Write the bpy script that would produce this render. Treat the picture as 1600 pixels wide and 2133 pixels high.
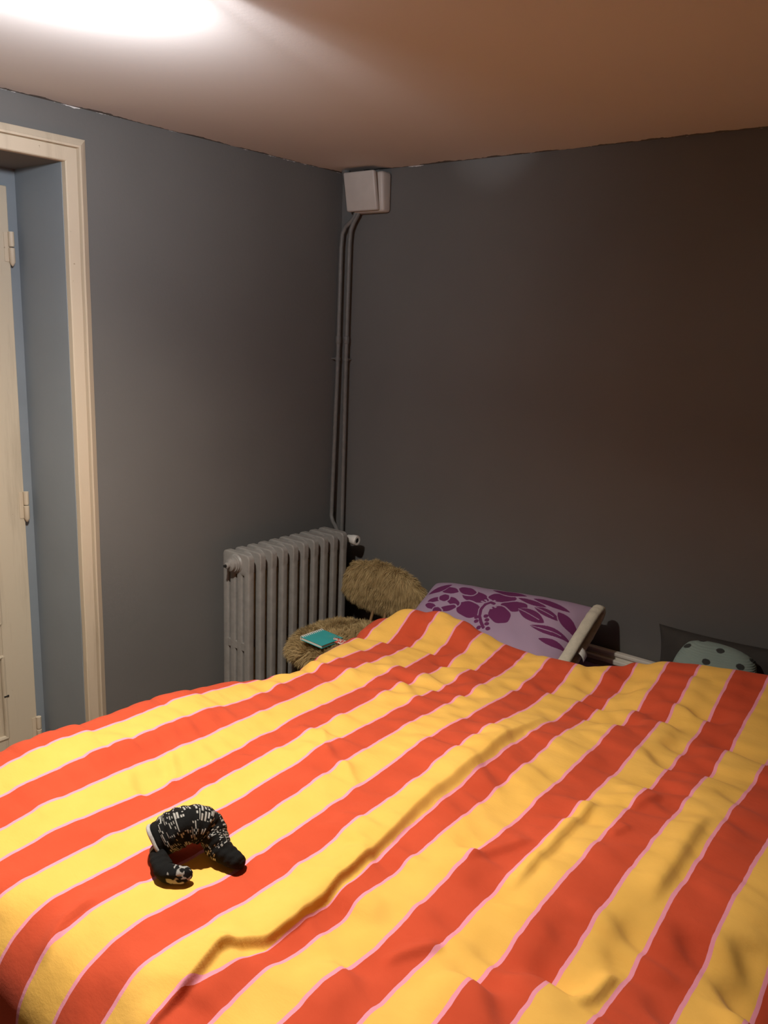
import bpy, bmesh, math, random
import numpy as np
from mathutils import Vector, Matrix, noise

for o in list(bpy.data.objects):
    bpy.data.objects.remove(o, do_unlink=True)
SC = bpy.context.scene
COL = SC.collection

# ------------------------------------------------------------------ camera
cam_d = bpy.data.cameras.new('camera')
cam = bpy.data.objects.new('camera', cam_d)
COL.objects.link(cam)
cam_d.sensor_fit = 'VERTICAL'
cam_d.sensor_height = 24.0
cam_d.lens = 1727.0 / 2133.0 * 24.0
cam_d.clip_start = 0.01
_r = Vector((0.77723858, 0.62803795, 0.03832121))
_d = Vector((0.16629493, -0.14629915, -0.97516284))
_f = Vector((-0.60683291, 0.7643068, -0.21814887))
m = Matrix.Identity(4)
for i in range(3):
    m[i][0], m[i][1], m[i][2] = _r[i], -_d[i], -_f[i]
m[0][3], m[1][3], m[2][3] = 2.5016, -2.7823, 1.6808
cam.matrix_world = m
SC.camera = cam

# ------------------------------------------------------------------ world, exposure
w = bpy.data.worlds.new('night')
SC.world = w
w.use_nodes = True
w.node_tree.nodes['Background'].inputs[0].default_value = (0.02, 0.025, 0.035, 1)
w.node_tree.nodes['Background'].inputs[1].default_value = 0.2
SC.view_settings.view_transform = 'Standard'
SC.view_settings.look = 'None'
SC.view_settings.gamma = 1.0
SC.view_settings.use_curve_mapping = False
SC.view_settings.exposure = 0.0

# lamp of the room: a ceiling fixture just above the top of the frame
LAMP = Vector((1.09, -1.83, 2.224))
LAMP_AIM = Vector((0.98, -2.06, 0.62))
LAMP_DOWN_W = 49.0
LAMP_WASH_W = 13.0
LAMP_SPILL_W = 0.5
STREAK_W = 7.0  # power of the added ceiling streak

# ------------------------------------------------------------------ helpers
def srgb(r, g, b):
    def c(v):
        v /= 255.0
        return v / 12.92 if v <= 0.04045 else ((v + 0.055) / 1.055) ** 2.4
    return (c(r), c(g), c(b), 1.0)

class NT:
    def __init__(self, name):
        self.mat = bpy.data.materials.new(name)
        self.mat.use_nodes = True
        self.t = self.mat.node_tree
        self.b = self.t.nodes['Principled BSDF']
    def n(self, typ, **kw):
        nd = self.t.nodes.new(typ)
        for k, v in kw.items():
            if k.startswith('i_'):
                key = k[2:]
                key = int(key) if key.isdigit() else key
                nd.inputs[key].default_value = v
            else:
                setattr(nd, k, v)
        return nd
    def l(self, a, b):
        self.t.links.new(a, b)
    def math(self, op, a, b=None, c=None, clamp=False):
        nd = self.t.nodes.new('ShaderNodeMath')
        nd.operation = op
        nd.use_clamp = clamp
        for i, v in enumerate((a, b, c)):
            if v is None:
                continue
            if isinstance(v, (int, float)):
                nd.inputs[i].default_value = v
            else:
                self.l(v, nd.inputs[i])
        return nd.outputs[0]
    def mix(self, f, a, b):
        nd = self.t.nodes.new('ShaderNodeMix')
        nd.data_type = 'RGBA'
        for i, v in ((0, f), (6, a), (7, b)):
            if isinstance(v, (int, float)):
                nd.inputs[i].default_value = v
            elif isinstance(v, tuple):
                nd.inputs[i].default_value = v
            else:
                self.l(v, nd.inputs[i])
        return nd.outputs[2]
    def noise(self, scale, detail=4, rough=0.55, vec=None):
        nd = self.n('ShaderNodeTexNoise')
        nd.inputs['Scale'].default_value = scale
        nd.inputs['Detail'].default_value = detail
        nd.inputs['Roughness'].default_value = rough
        if vec is None:
            tc = self.n('ShaderNodeTexCoord')
            vec = tc.outputs['Object']
        self.l(vec, nd.inputs['Vector'])
        return nd.outputs['Fac']
    def bump(self, h, strength=0.3, dist=0.002):
        nd = self.n('ShaderNodeBump')
        nd.inputs['Strength'].default_value = strength
        nd.inputs['Distance'].default_value = dist
        self.l(h, nd.inputs['Height'])
        self.l(nd.outputs[0], self.b.inputs['Normal'])
    def ramp(self, fac, lo, hi):
        nd = self.n('ShaderNodeMapRange')
        nd.inputs['From Min'].default_value = lo
        nd.inputs['From Max'].default_value = hi
        self.l(fac, nd.inputs['Value'])
        return nd.outputs[0]
    def base(self, v):
        if isinstance(v, tuple):
            self.b.inputs['Base Color'].default_value = v
        else:
            self.l(v, self.b.inputs['Base Color'])
    def rough(self, v):
        self.b.inputs['Roughness'].default_value = v
    def spec(self, v):
        self.b.inputs['Specular IOR Level'].default_value = v

def plain(name, col, rough=0.7, var=0.12, scale=30, bump=0.15, dist=0.001, metal=0.0, spec=0.5):
    q = NT(name)
    n = q.noise(scale)
    dark = tuple(c * (1 - var) for c in col[:3]) + (1,)
    lite = tuple(min(1, c * (1 + var)) for c in col[:3]) + (1,)
    q.base(q.mix(q.ramp(n, 0.3, 0.7), dark, lite))
    q.rough(rough)
    q.spec(spec)
    q.b.inputs['Metallic'].default_value = metal
    if bump:
        q.bump(q.noise(scale * 4), bump, dist)
    return q.mat

class MB:
    def __init__(self):
        self.v, self.f, self.m = [], [], []
    def add(self, vs, fs, mi=0):
        o = len(self.v)
        self.v += [tuple(x) for x in vs]
        self.f += [tuple(i + o for i in f) for f in fs]
        self.m += [mi] * len(fs)
    def box(self, lo, hi, mi=0):
        x0, y0, z0 = lo
        x1, y1, z1 = hi
        vs = [(x0, y0, z0), (x1, y0, z0), (x1, y1, z0), (x0, y1, z0), (x0, y0, z1), (x1, y0, z1), (x1, y1, z1), (x0, y1, z1)]
        self.add(vs, [(0, 3, 2, 1), (4, 5, 6, 7), (0, 1, 5, 4), (1, 2, 6, 5), (2, 3, 7, 6), (3, 0, 4, 7)], mi)
    def tube(self, pts, rad, n=10, mi=0, cap=True, flat=1.0):
        pts = [Vector(q) for q in pts]
        rs = rad if isinstance(rad, (list, tuple)) else [rad] * len(pts)
        up = Vector((0, 0, 1))
        rings, prev = [], None
        for i, q in enumerate(pts):
            t = (pts[min(i + 1, len(pts) - 1)] - pts[max(i - 1, 0)]).normalized()
            if prev is None:
                a = up if abs(t.z) < 0.9 else Vector((1, 0, 0))
                s = t.cross(a).normalized()
            else:
                s = (prev - t * prev.dot(t)).normalized()
            prev = s
            b = t.cross(s)
            rings.append([q + (s * math.cos(2 * math.pi * k / n) + b * math.sin(2 * math.pi * k / n) * flat) * rs[i] for k in range(n)])
        vs = [x for r in rings for x in r]
        fs = []
        for i in range(len(rings) - 1):
            for k in range(n):
                a, b2 = i * n + k, i * n + (k + 1) % n
                fs.append((a, b2, b2 + n, a + n))
        if cap:
            fs.append(tuple(range(n - 1, -1, -1)))
            fs.append(tuple((len(rings) - 1) * n + k for k in range(n)))
        self.add(vs, fs, mi)
    def lathe(self, prof, origin, axis, n=20, mi=0):
        origin, axis = Vector(origin), Vector(axis).normalized()
        a = Vector((0, 0, 1)) if abs(axis.z) < 0.9 else Vector((1, 0, 0))
        s = axis.cross(a).normalized()
        b = axis.cross(s)
        vs, fs = [], []
        for (r, h) in prof:
            for k in range(n):
                ang = 2 * math.pi * k / n
                vs.append(origin + axis * h + (s * math.cos(ang) + b * math.sin(ang)) * r)
        for i in range(len(prof) - 1):
            for k in range(n):
                a0, b0 = i * n + k, i * n + (k + 1) % n
                fs.append((a0, b0, b0 + n, a0 + n))
        fs.append(tuple(range(n - 1, -1, -1)))
        fs.append(tuple((len(prof) - 1) * n + k for k in range(n)))
        self.add(vs, fs, mi)
    def prism(self, outline, ax, a0, a1, mi=0):
        # outline: 2D points in the plane of the two other axes, extruded along ax
        n = len(outline)
        def P(q, h):
            return {0: (h, q[0], q[1]), 1: (q[0], h, q[1]), 2: (q[0], q[1], h)}[ax]
        vs = [P(q, a0) for q in outline] + [P(q, a1) for q in outline]
        fs = [(k, (k + 1) % n, (k + 1) % n + n, k + n) for k in range(n)]
        fs += [tuple(range(n - 1, -1, -1)), tuple(range(n, 2 * n))]
        self.add(vs, fs, mi)
    def build(self, name, mats, parent=None, smooth=False, bevel=0.0, segs=2, loc=None):
        me = bpy.data.meshes.new(name)
        me.from_pydata(self.v, [], self.f)
        if not isinstance(mats, (list, tuple)):
            mats = [mats]
        for x in mats:
            me.materials.append(x)
        me.polygons.foreach_set('material_index', self.m)
        bm = bmesh.new()
        bm.from_mesh(me)
        bmesh.ops.recalc_face_normals(bm, faces=bm.faces)
        if bevel:
            ed = [e for e in bm.edges if len(e.link_faces) == 2 and e.calc_face_angle(0) > 0.6]
            bmesh.ops.bevel(bm, geom=ed, offset=bevel, segments=segs, profile=0.5, affect='EDGES', clamp_overlap=True)
        bm.to_mesh(me)
        bm.free()
        if smooth:
            me.shade_smooth()
            if smooth == 'auto':
                me.set_sharp_from_angle(angle=math.radians(40))
        o = bpy.data.objects.new(name, me)
        COL.objects.link(o)
        if parent is not None:
            o.parent = parent
        if loc is not None:
            o.location = loc
        return o

def mesh_obj(name, vs, fs, mats, parent=None, smooth=True):
    me = bpy.data.meshes.new(name)
    me.from_pydata(vs, [], fs)
    for x in (mats if isinstance(mats, (list, tuple)) else [mats]):
        me.materials.append(x)
    me.validate()
    if smooth:
        me.shade_smooth()
    o = bpy.data.objects.new(name, me)
    COL.objects.link(o)
    if parent is not None:
        o.parent = parent
    return o

def tag(o, label=None, cat=None, group=None, kind=None):
    for k, v in (('label', label), ('category', cat), ('group', group), ('kind', kind)):
        if v:
            o[k] = v
    return o

def thing(name, label, cat, loc=(0, 0, 0), group=None):
    o = bpy.data.objects.new(name, None)
    o.empty_display_size = 0.05
    COL.objects.link(o)
    o.location = loc
    tag(o, label, cat, group)
    return o

def under(parent, *kids):
    # keep the child's own world placement
    for k in kids:
        k.parent = parent
        k.matrix_parent_inverse = Matrix.Translation(parent.location).inverted()

def rrect(w, h, r, n=4, cx=0, cy=0):
    out = []
    for (sx, sy, a0) in ((1, 1, 0), (-1, 1, 90), (-1, -1, 180), (1, -1, 270)):
        for k in range(n + 1):
            a = math.radians(a0 + 90 * k / n)
            out.append((cx + sx * (w / 2 - r) + r * math.cos(a), cy + sy * (h / 2 - r) + r * math.sin(a)))
    return out

def sstep(a, b, x):
    t = np.clip((x - a) / (b - a), 0, 1)
    return t * t * (3 - 2 * t)

# ------------------------------------------------------------------ materials
H = 2.305
CEIL_COL = (0.74, 0.695, 0.66, 1)
WALL_COL = (0.155, 0.150, 0.142, 1)

def wall_material():
    q = NT('grey_wall_paint')
    geo = q.n('ShaderNodeNewGeometry')
    pos = geo.outputs['Position']
    n = q.noise(1.6, 3, 0.5, pos)
    n2 = q.noise(60, 3, 0.5, pos)
    c = q.mix(q.ramp(n, 0.3, 0.7), tuple(x * 0.93 for x in WALL_COL[:3]) + (1,), tuple(x * 1.06 for x in WALL_COL[:3]) + (1,))
    sep = q.n('ShaderNodeSeparateXYZ')
    q.l(pos, sep.inputs[0])
    # the grey stops short of the ceiling in a hand-cut, ragged line
    j1 = q.noise(9, 4, 0.6, pos)
    j2 = q.noise(70, 2, 0.6, pos)
    edge = q.math('ADD', q.math('MULTIPLY_ADD', j1, 0.024, H - 0.0135), q.math('MULTIPLY', j2, 0.006))
    above = q.math('GREATER_THAN', sep.outputs[2], edge)
    q.base(q.mix(above, c, CEIL_COL))
    q.rough(0.78)
    q.spec(0.3)
    q.bump(q.math('ADD', q.noise(180, 3, 0.6, pos), q.math('MULTIPLY', n2, 1.5)), 0.18, 0.0015)
    return q.mat

M = {}
M['wall'] = wall_material()
q = NT('ceiling_paint')
_geo = q.n('ShaderNodeNewGeometry')
_cc = q.mix(q.ramp(q.noise(1.2, 3, 0.5, _geo.outputs['Position']), 0.3, 0.7), tuple(x * 0.95 for x in CEIL_COL[:3]) + (1,), CEIL_COL)
_sx = q.n('ShaderNodeSeparateXYZ')
q.l(_geo.outputs['Position'], _sx.inputs[0])
_dist = q.math('MINIMUM', _sx.outputs[0], q.math('MULTIPLY', _sx.outputs[1], -1.0))
_rag = q.math('ADD', q.math('MULTIPLY_ADD', q.noise(7, 4, 0.65, _geo.outputs['Position']), 0.095, -0.040), q.math('MULTIPLY', q.noise(55, 2, 0.6, _geo.outputs['Position']), 0.012))
q.base(q.mix(q.math('LESS_THAN', _dist, _rag), _cc, WALL_COL))
q.rough(0.85)
q.bump(q.noise(120, 3, 0.6, _geo.outputs['Position']), 0.12, 0.0015)
M['ceil'] = q.mat

def worn_paint(name, col, dirt, amt=0.5):
    q = NT(name)
    geo = q.n('ShaderNodeNewGeometry')
    pos = geo.outputs['Position']
    mp = q.n('ShaderNodeMapping')
    mp.inputs['Scale'].default_value = (6, 14, 1.2)
    q.l(pos, mp.inputs[0])
    st = q.noise(1.0, 5, 0.65, mp.outputs[0])
    sp = q.noise(40, 4, 0.7, pos)
    f = q.math('MULTIPLY', q.ramp(st, 0.55, 0.8), amt)
    c = q.mix(f, col, dirt)
    c = q.mix(q.ramp(sp, 0.70, 0.74), c, dirt)
    q.base(c)
    q.rough(0.5)
    q.bump(q.math('ADD', q.noise(25, 3, 0.6, pos), sp), 0.2, 0.0015)
    return q.mat
M['cream'] = worn_paint('cream_gloss_paint', (0.60, 0.50, 0.37, 1), (0.28, 0.20, 0.12, 1))
M['door'] = worn_paint('old_cream_door_paint', (0.56, 0.48, 0.36, 1), (0.22, 0.16, 0.10, 1), 0.55)
M['rad'] = plain('grey_radiator_enamel', (0.27, 0.255, 0.235, 1), 0.48, 0.12, 35, 0.25, 0.0012)
M['radcream'] = plain('old_cream_radiator_paint', (0.74, 0.60, 0.36, 1), 0.6, 0.15, 40)
M['raddark'] = plain('dark_brown_iron', (0.085, 0.05, 0.03, 1), 0.85, 0.3, 40)  # dark brown for the rear columns
M['pipe'] = plain('grey_painted_pipe', (0.17, 0.165, 0.155, 1), 0.5, 0.12, 40)
M['plastic'] = plain('white_plastic', (0.60, 0.55, 0.50, 1), 0.45, 0.04, 20, 0.05)
M['valvewhite'] = plain('white_valve_plastic', (0.75, 0.73, 0.68, 1), 0.4, 0.04, 20, 0.05)
M['black'] = plain('black_rubber', (0.012, 0.011, 0.010, 1), 0.7, 0.2, 60)
M['steel'] = plain('dull_steel', (0.35, 0.34, 0.32, 1), 0.4, 0.1, 40, 0.1, 0.0005, 0.9)
M['wood'] = plain('varnished_brown_wood', (0.30, 0.17, 0.07, 1), 0.45, 0.3, 14)
M['whitewood'] = plain('white_painted_wood', (0.74, 0.70, 0.62, 1), 0.5, 0.05, 20)
q = NT('oak_floor_boards')
_geo = q.n('ShaderNodeNewGeometry')
_mp = q.n('ShaderNodeMapping')
_mp.inputs['Scale'].default_value = (9, 0.8, 1)
q.l(_geo.outputs['Position'], _mp.inputs[0])
_g = q.noise(3, 6, 0.6, _mp.outputs[0])
q.base(q.mix(q.ramp(_g, 0.3, 0.7), (0.14, 0.075, 0.035, 1), (0.27, 0.16, 0.08, 1)))
q.rough(0.5)
M['floor'] = q.mat

# ------------------------------------------------------------------ room shell
XR, YF = 3.25, -3.55          # far sides of the room, behind the camera
WT = 0.30
OY0, OY1, OZ = -2.10, -1.297, 2.138     # door opening in the left wall

def struct(name, mb, mats, **kw):
    o = mb.build(name, mats, **kw)
    o['kind'] = 'structure'
    return o

b = MB(); b.box((-WT - 0.1, YF - 0.15, -0.1), (XR + 0.15, 0.15, 0.0))
struct('floor', b, M['floor'])
b = MB(); b.box((-WT - 0.1, YF - 0.15, H), (XR + 0.15, 0.15, H + 0.12))
struct('ceiling', b, M['ceil'])
b = MB(); b.box((-WT, 0.0, 0.0), (XR + 0.12, 0.15, H))
struct('wall_back', b, M['wall'])
b = MB(); b.box((XR, YF, 0.0), (XR + 0.12, 0.0, H))
struct('wall_right', b, M['wall'])
b = MB(); b.box((-WT, YF - 0.15, 0.0), (XR + 0.12, YF, H))
struct('wall_front', b, M['wall'])
b = MB()
b.box((-WT, OY1, 0.0), (0.0, 0.0, H))
b.box((-WT, YF, 0.0), (0.0, OY0, H))
b.box((-WT, OY0, OZ), (0.0, OY1, H))
b.box((-WT - 0.1, OY0 - 0.1, 0.0), (-WT, OY1 + 0.1, H))     # closes the passage behind the door
struct('wall_left', b, M['wall'])

# door frame strip, painted with the wall
fr = MB()
fr.box((-WT, OY1 - 0.036, 0.0), (-0.283, OY1, OZ))
fr.box((-WT, OY0, 0.0), (-0.283, OY0 + 0.036, OZ))
fr.box((-WT, OY0 + 0.036, OZ - 0.056), (-0.283, OY1 - 0.036, OZ))
struct('trim_2', fr, plain('blue_grey_frame_paint', (0.21, 0.24, 0.265, 1), 0.6, 0.06, 6, 0.1))

# moulded casing round the opening
def casing_profile():
    # (distance from the opening, projection from the wall)
    return [(0.0, 0.0), (0.0, 0.021), (0.003, 0.024), (0.038, 0.024), (0.040, 0.014), (0.0435, 0.014), (0.0455, 0.028), (0.052, 0.028), (0.056, 0.024), (0.070, 0.020), (0.073, 0.017), (0.073, 0.0)]
def sweep(path_fn, name, parent):
    pr = casing_profile()
    stations = path_fn(pr)
    vs = [x for s in stations for x in s]
    n = len(pr)
    fs = []
    for i in range(len(stations) - 1):
        for k in range(n - 1):
            a = i * n + k
            fs.append((a, a + 1, a + n + 1, a + n))
    mb = MB(); mb.add(vs, fs)
    for s in (0, len(stations) - 1):
        mb.add(stations[s], [tuple(range(n))])
    return mb.build(name, M['cream'], parent, smooth='auto')
M['reveal'] = plain('blue_grey_reveal_paint', (0.235, 0.265, 0.29, 1), 0.7, 0.05, 3, 0.1)
rv = MB()
rv.box((-0.282, OY1 - 0.002, 0.0), (0.0, OY1 + 0.001, OZ))
rv.box((-0.282, OY0 - 0.001, 0.0), (0.0, OY0 + 0.002, OZ))
struct('trim_3', rv, M['reveal'])
casing = bpy.data.objects.new('trim_1', None)
COL.objects.link(casing)
casing['kind'] = 'structure'
casing['label'] = 'cream moulded casing round the door recess'
def side_path(yy, sgn, z1):
    def f(pr):
        out = []
        for k in range(25):
            z = z1 * k / 24
            wob = 0.0012 * noise.noise(Vector((0.3, yy, z * 5)))
            out.append([(p, yy + sgn * (d + wob), (z if k < 24 else OZ + d)) for d, p in pr])
        return out
    return f
def head_path(pr):
    out = []
    for k in range(25):
        t = k / 24
        row = []
        for d, p in pr:
            y0, y1 = OY0 - d, OY1 + d
            y = y0 + (y1 - y0) * t
            zz = OZ + d
            row.append((p, y, zz))
        out.append(row)
    return out
sweep(side_path(OY1, 1, OZ), 'casing_upright', casing)
sweep(side_path(OY0, -1, OZ), 'casing_upright', casing)
sweep(head_path, 'casing_head', casing)

# panelled door at the back of the recess
door = bpy.data.objects.new('door_1', None)
COL.objects.link(door)
door.location = (-0.283, OY1 - 0.036, 0.0)
door['kind'] = 'structure'
door['label'] = 'old cream panelled door at the back of the recess'
DY1, DY0, DZ = OY1 - 0.0375, OY0 + 0.0375, 2.081
d = MB()
st = 0.112
d.box((-0.295, DY1 - st, 0.012), (-0.272, DY1, DZ))
d.box((-0.295, DY0, 0.012), (-0.272, DY0 + st, DZ))
stile = d.build('stile', M['door'], None, bevel=0.003)
r_ = MB()
for z0, z1 in ((0.012, 0.16), (0.475, 0.60), (1.94, DZ)):
    r_.box((-0.295, DY0 + st, z0), (-0.273, DY1 - st, z1))
rail = r_.build('rail', M['door'], None, bevel=0.002)
pn = []
for z0, z1 in ((0.16, 0.475), (0.60, 1.94)):
    x_ = MB()
    x_.box((-0.293, DY0 + st, z0), (-0.284, DY1 - st, z1))
    x_.box((-0.290, DY0 + st + 0.05, z0 + 0.05), (-0.280, DY1 - st - 0.05, z1 - 0.05))
    pn.append(x_.build('panel', M['door'], None, bevel=0.003))
    x_ = MB()
    loop = [(DY0 + st, z0), (DY1 - st, z0), (DY1 - st, z1), (DY0 + st, z1), (DY0 + st, z0)]
    for (ya, za), (yb, zb) in zip(loop[:-1], loop[1:]):
        x_.tube([(-0.278, ya, za), (-0.278, yb, zb)], 0.009, 8)
    under(pn[-1], x_.build('moulding', M['door'], None, smooth='auto'))
hg = []
for zc in (1.888, 1.015, 0.155):
    x_ = MB()
    x_.lathe([(0.0, 0.002), (0.0085, 0.003), (0.0095, 0.010), (0.0095, 0.050)], (-0.264, DY1 + 0.002, zc), (0, 0, 1), 12)
    x_.lathe([(0.0, -0.060), (0.004, -0.057), (0.0095, -0.046), (0.0095, -0.002), (0.006, 0.0)], (-0.264, DY1 + 0.002, zc), (0, 0, 1), 12)
    x_.box((-0.274, DY1 - 0.020, zc - 0.045), (-0.270, DY1 + 0.002, zc + 0.048))
    hg.append(x_.build('hinge', M['cream'], None, smooth='auto'))
x_ = MB()
x_.box((-0.274, DY1 - 0.118, 0.320), (-0.268, DY1 - 0.100, 0.326))
hg.append(x_.build('dark_mark', M['black'], None, bevel=0.002))  # small raised dark mark at the panel edge
under(door, stile, rail, *pn, *hg)

# ------------------------------------------------------------------ cast-iron radiator
RX1, RX0, RZ = 0.212, 0.060, 0.806
RY0, RP = -0.700, 0.060
rad = thing('radiator', 'grey cast-iron column radiator against the left wall, in the corner', 'radiator', (0.136, -0.43, 0.0))
CP = (RX1 - RX0 - 0.032) / 3
cols = [RX1 - 0.0160 - CP * k for k in range(4)]         # front column first
def section_mesh(end):
    mb = MB()
    def sup(a, b2, n=14, e=2.6):
        o = []
        for k in range(n):
            t = 2 * math.pi * k / n
            c, s = math.cos(t), math.sin(t)
            o.append((math.copysign(abs(c) ** (2 / e), c) * a, math.copysign(abs(s) ** (2 / e), s) * b2))
        return o
    for i, cx in enumerate(cols):
        mi = 0 if (i == 0 or end) else (1 if i == 1 else 2)
        pr = sup(0.0160, 0.0150, 24, 4.5)
        mb.prism([(cx + u, v) for u, v in pr], 2, 0.10, 0.745, mi)
        # webs that round off the ends of the slots
    for i in range(3):
        xm = (cols[i] + cols[i + 1]) / 2
        mi = 0 if end or i == 0 else 1
        mb.prism(rrect(0.018, 0.030, 0.003, 3, xm, 0.428), 1, -0.0146, 0.0146, mi)
    # top and bottom headers: rounded slabs, thicker at the hub
    for zc, hh in ((RZ - 0.043, 0.086), (0.105, 0.075)):
        L = [(-0.0149, 0.006), (-0.0138, 0.002), (-0.0115, 0.0), (0.0115, 0.0), (0.0138, 0.002), (0.0149, 0.006)]
        rings = [[(xx, y, zz) for xx, zz in rrect(RX1 - RX0 - 2 * s, hh - 2 * s, 0.020 - s * 0.4, 5, (RX0 + RX1) / 2, zc)] for y, s in L]
        n = len(rings[0])
        vs = [v for r in rings for v in r]
        fs = [(i * n + k, i * n + (k + 1) % n, (i + 1) * n + (k + 1) % n, (i + 1) * n + k) for i in range(len(L) - 1) for k in range(n)]
        fs += [tuple(range(n - 1, -1, -1)), tuple((len(L) - 1) * n + k for k in range(n))]
        mb.add(vs, fs, 0)
        mb.lathe([(0.030, -0.030), (0.033, -0.022), (0.040, -0.014), (0.040, 0.014), (0.033, 0.022), (0.030, 0.030)], ((RX0 + RX1) / 2, 0, zc), (0, 1, 0), 18, 0)
    return mb
first = section_mesh(True).build('section', [M['rad'], M['radcream'], M['raddark']], None, smooth='auto')
mid = section_mesh(False).build('section', [M['rad'], M['radcream'], M['raddark']], None, smooth='auto')
secs = []
for k in range(10):
    if k == 0:
        o = first
    elif k == 1:
        o = mid
    else:
        o = mid.copy(); COL.objects.link(o)
    o.location = (0, RY0 + k * RP, 0)
    secs.append(o)
for o in secs:
    under(rad, o)
    o.location = (0, RY0 + secs.index(o) * RP, 0)
for yy in (RY0, RY0 + 9 * RP):
    for cx in (cols[0], cols[3]):
        x_ = MB()
        x_.lathe([(0.020, 0.0), (0.020, 0.008), (0.013, 0.03), (0.012, 0.09)], (cx, yy, 0.0), (0, 0, 1), 12)
        under(rad, x_.build('foot', M['rad'], None, smooth='auto'))
# blind plug with its bleed screw on the near end
x_ = MB()
pz, py = RZ - 0.043, RY0 - 0.020
x_.lathe([(0.034, 0.0), (0.034, -0.006), (0.031, -0.008), (0.031, -0.013), (0.026, -0.015), (0.025, -0.026), (0.019, -0.029), (0.012, -0.031), (0.012, -0.042), (0.009, -0.044)], (0.136, py, pz), (0, 1, 0), 20)
plug = x_.build('blind_plug', M['rad'], None, smooth='auto')
under(rad, plug)
x_ = MB()
x_.lathe([(0.0055, 0.0), (0.0055, -0.010)], (0.136, py - 0.043, pz), (0, 1, 0), 10)
bs = x_.build('bleed_screw', M['black'], None, smooth='auto')
under(plug, bs)
# thermostatic valve at the corner end
yv = RY0 + 9 * RP + 0.062
x_ = MB()
x_.tube([(0.136, yv - 0.045, pz), (0.136, yv, pz)], 0.013, 12)
x_.lathe([(0.017, -0.02), (0.020, 0.0), (0.017, 0.02)], (0.136, yv, pz), (0, 0, 1), 14)
x_.tube([(0.136, yv, pz), (0.185, yv, pz)], 0.012, 12)
under(rad, x_.build('valve_body', M['steel'], None, smooth='auto'))
x_ = MB()
n = 12
prof = [(0.013, 0.0), (0.0165, 0.004), (0.0185, 0.020), (0.0225, 0.034), (0.0228, 0.052), (0.0205, 0.057), (0.012, 0.057), (0.011, 0.052)]
x_.lathe(prof, (0.170, yv, pz), (1, 0.02, -0.04), 12)
vh = x_.build('valve_head', M['valvewhite'], None, smooth='auto')
vh['label'] = 'white plastic thermostatic valve head'
under(rad, vh)
x_ = MB()
x_.lathe([(0.0105, 0.0), (0.0105, 0.0025)], (0.170 + 0.053, yv + 0.001, pz - 0.002), (1, 0.02, -0.04), 12)
o = x_.build('valve_insert', M['black'], None, smooth='auto')
under(vh, o)

# ------------------------------------------------------------------ heating pipes in the corner
pl = thing('heating_pipe', 'thin grey pipe nearer the left wall, bending into the radiator top', 'pipe', (0.035, -0.05, 0.80))
x_ = MB()
x_.tube([(0.112, -0.035, 2.16), (0.105, -0.035, 2.125), (0.085, -0.036, 2.105), (0.055, -0.037, 2.085), (0.039, -0.038, 2.055), (0.035, -0.039, 2.00), (0.035, -0.042, 1.5), (0.035, -0.052, 1.1), (0.035, -0.058, 0.86), (0.036, -0.060, 0.835), (0.050, -0.066, 0.812), (0.080, -0.078, 0.795), (0.110, -0.095, 0.775), (0.136, -0.115, pz)], 0.0095, 12)
under(pl, x_.build('tube', M['pipe'], None, smooth='auto'))
x_ = MB()
x_.lathe([(0.0095, 0.0), (0.012, 0.004), (0.012, 0.030), (0.0095, 0.034)], (0.035, -0.042, 1.60), (0, 0, 1), 12)
under(pl, x_.build('coupling', M['pipe'], None, smooth='auto'))
x_ = MB()
x_.tube([(0.0, -0.042, 1.535), (0.035, -0.042, 1.535)], 0.004, 8)
x_.lathe([(0.012, -0.007), (0.012, 0.007)], (0.035, -0.042, 1.535), (0, 0, 1), 12)
under(pl, x_.build('clip', M['pipe'], None, smooth='auto'))
pr_ = thing('heating_pipe', 'straight thin grey pipe nearer the back wall, running down behind the radiator', 'pipe', (0.078, -0.035, 0.0))
x_ = MB()
x_.tube([(0.128, -0.035, 2.16), (0.120, -0.035, 2.13), (0.098, -0.035, 2.10), (0.083, -0.035, 2.07), (0.078, -0.035, 2.02), (0.076, -0.035, 1.5), (0.078, -0.035, 0.9), (0.078, -0.034, 0.0)], 0.0095, 12)
under(pr_, x_.build('tube', M['pipe'], None, smooth='auto'))
x_ = MB()
x_.lathe([(0.0095, 0.0), (0.012, 0.004), (0.012, 0.030), (0.0095, 0.034)], (0.0765, -0.035, 1.60), (0, 0, 1), 12)
under(pr_, x_.build('coupling', M['pipe'], None, smooth='auto'))
x_ = MB()
x_.tube([(0.076, 0.0, 1.535), (0.076, -0.035, 1.535)], 0.004, 8)
x_.lathe([(0.012, -0.007), (0.012, 0.007)], (0.076, -0.035, 1.535), (0, 0, 1), 12)
under(pr_, x_.build('clip', M['pipe'], None, smooth='auto'))

# ------------------------------------------------------------------ white box below the ceiling in the corner
jb = thing('junction_box', 'white plastic box high in the corner, just below the ceiling', 'box', (0.19, 0.0, 2.13))
def slab(lo, hi, bev, lean):
    mb = MB(); mb.box(lo, hi)
    o = mb.build('tmp', M['plastic'], None, smooth='auto', bevel=bev, segs=3)
    for v in o.data.vertices:
        v.co.y -= (v.co.z - 2.13) * lean * min(1.0, -v.co.y / 0.05)
    return o
o = slab((0.105, -0.050, 2.134), (0.268, -0.0, 2.288), 0.012, 0.10); o.name = 'back_box'; under(jb, o)
o = slab((0.090, -0.072, 2.138), (0.252, -0.050, 2.286), 0.007, 0.20); o.name = 'cover'; under(jb, o)
x_ = MB()
x_.lathe([(0.018, 0.0), (0.018, 0.10), (0.010, 0.16)], (0.055, -0.045, H), (0.25, 0, -1), 12)
under(jb, x_.build('stub_pipe', M['wall'], None, smooth='auto'))

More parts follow.
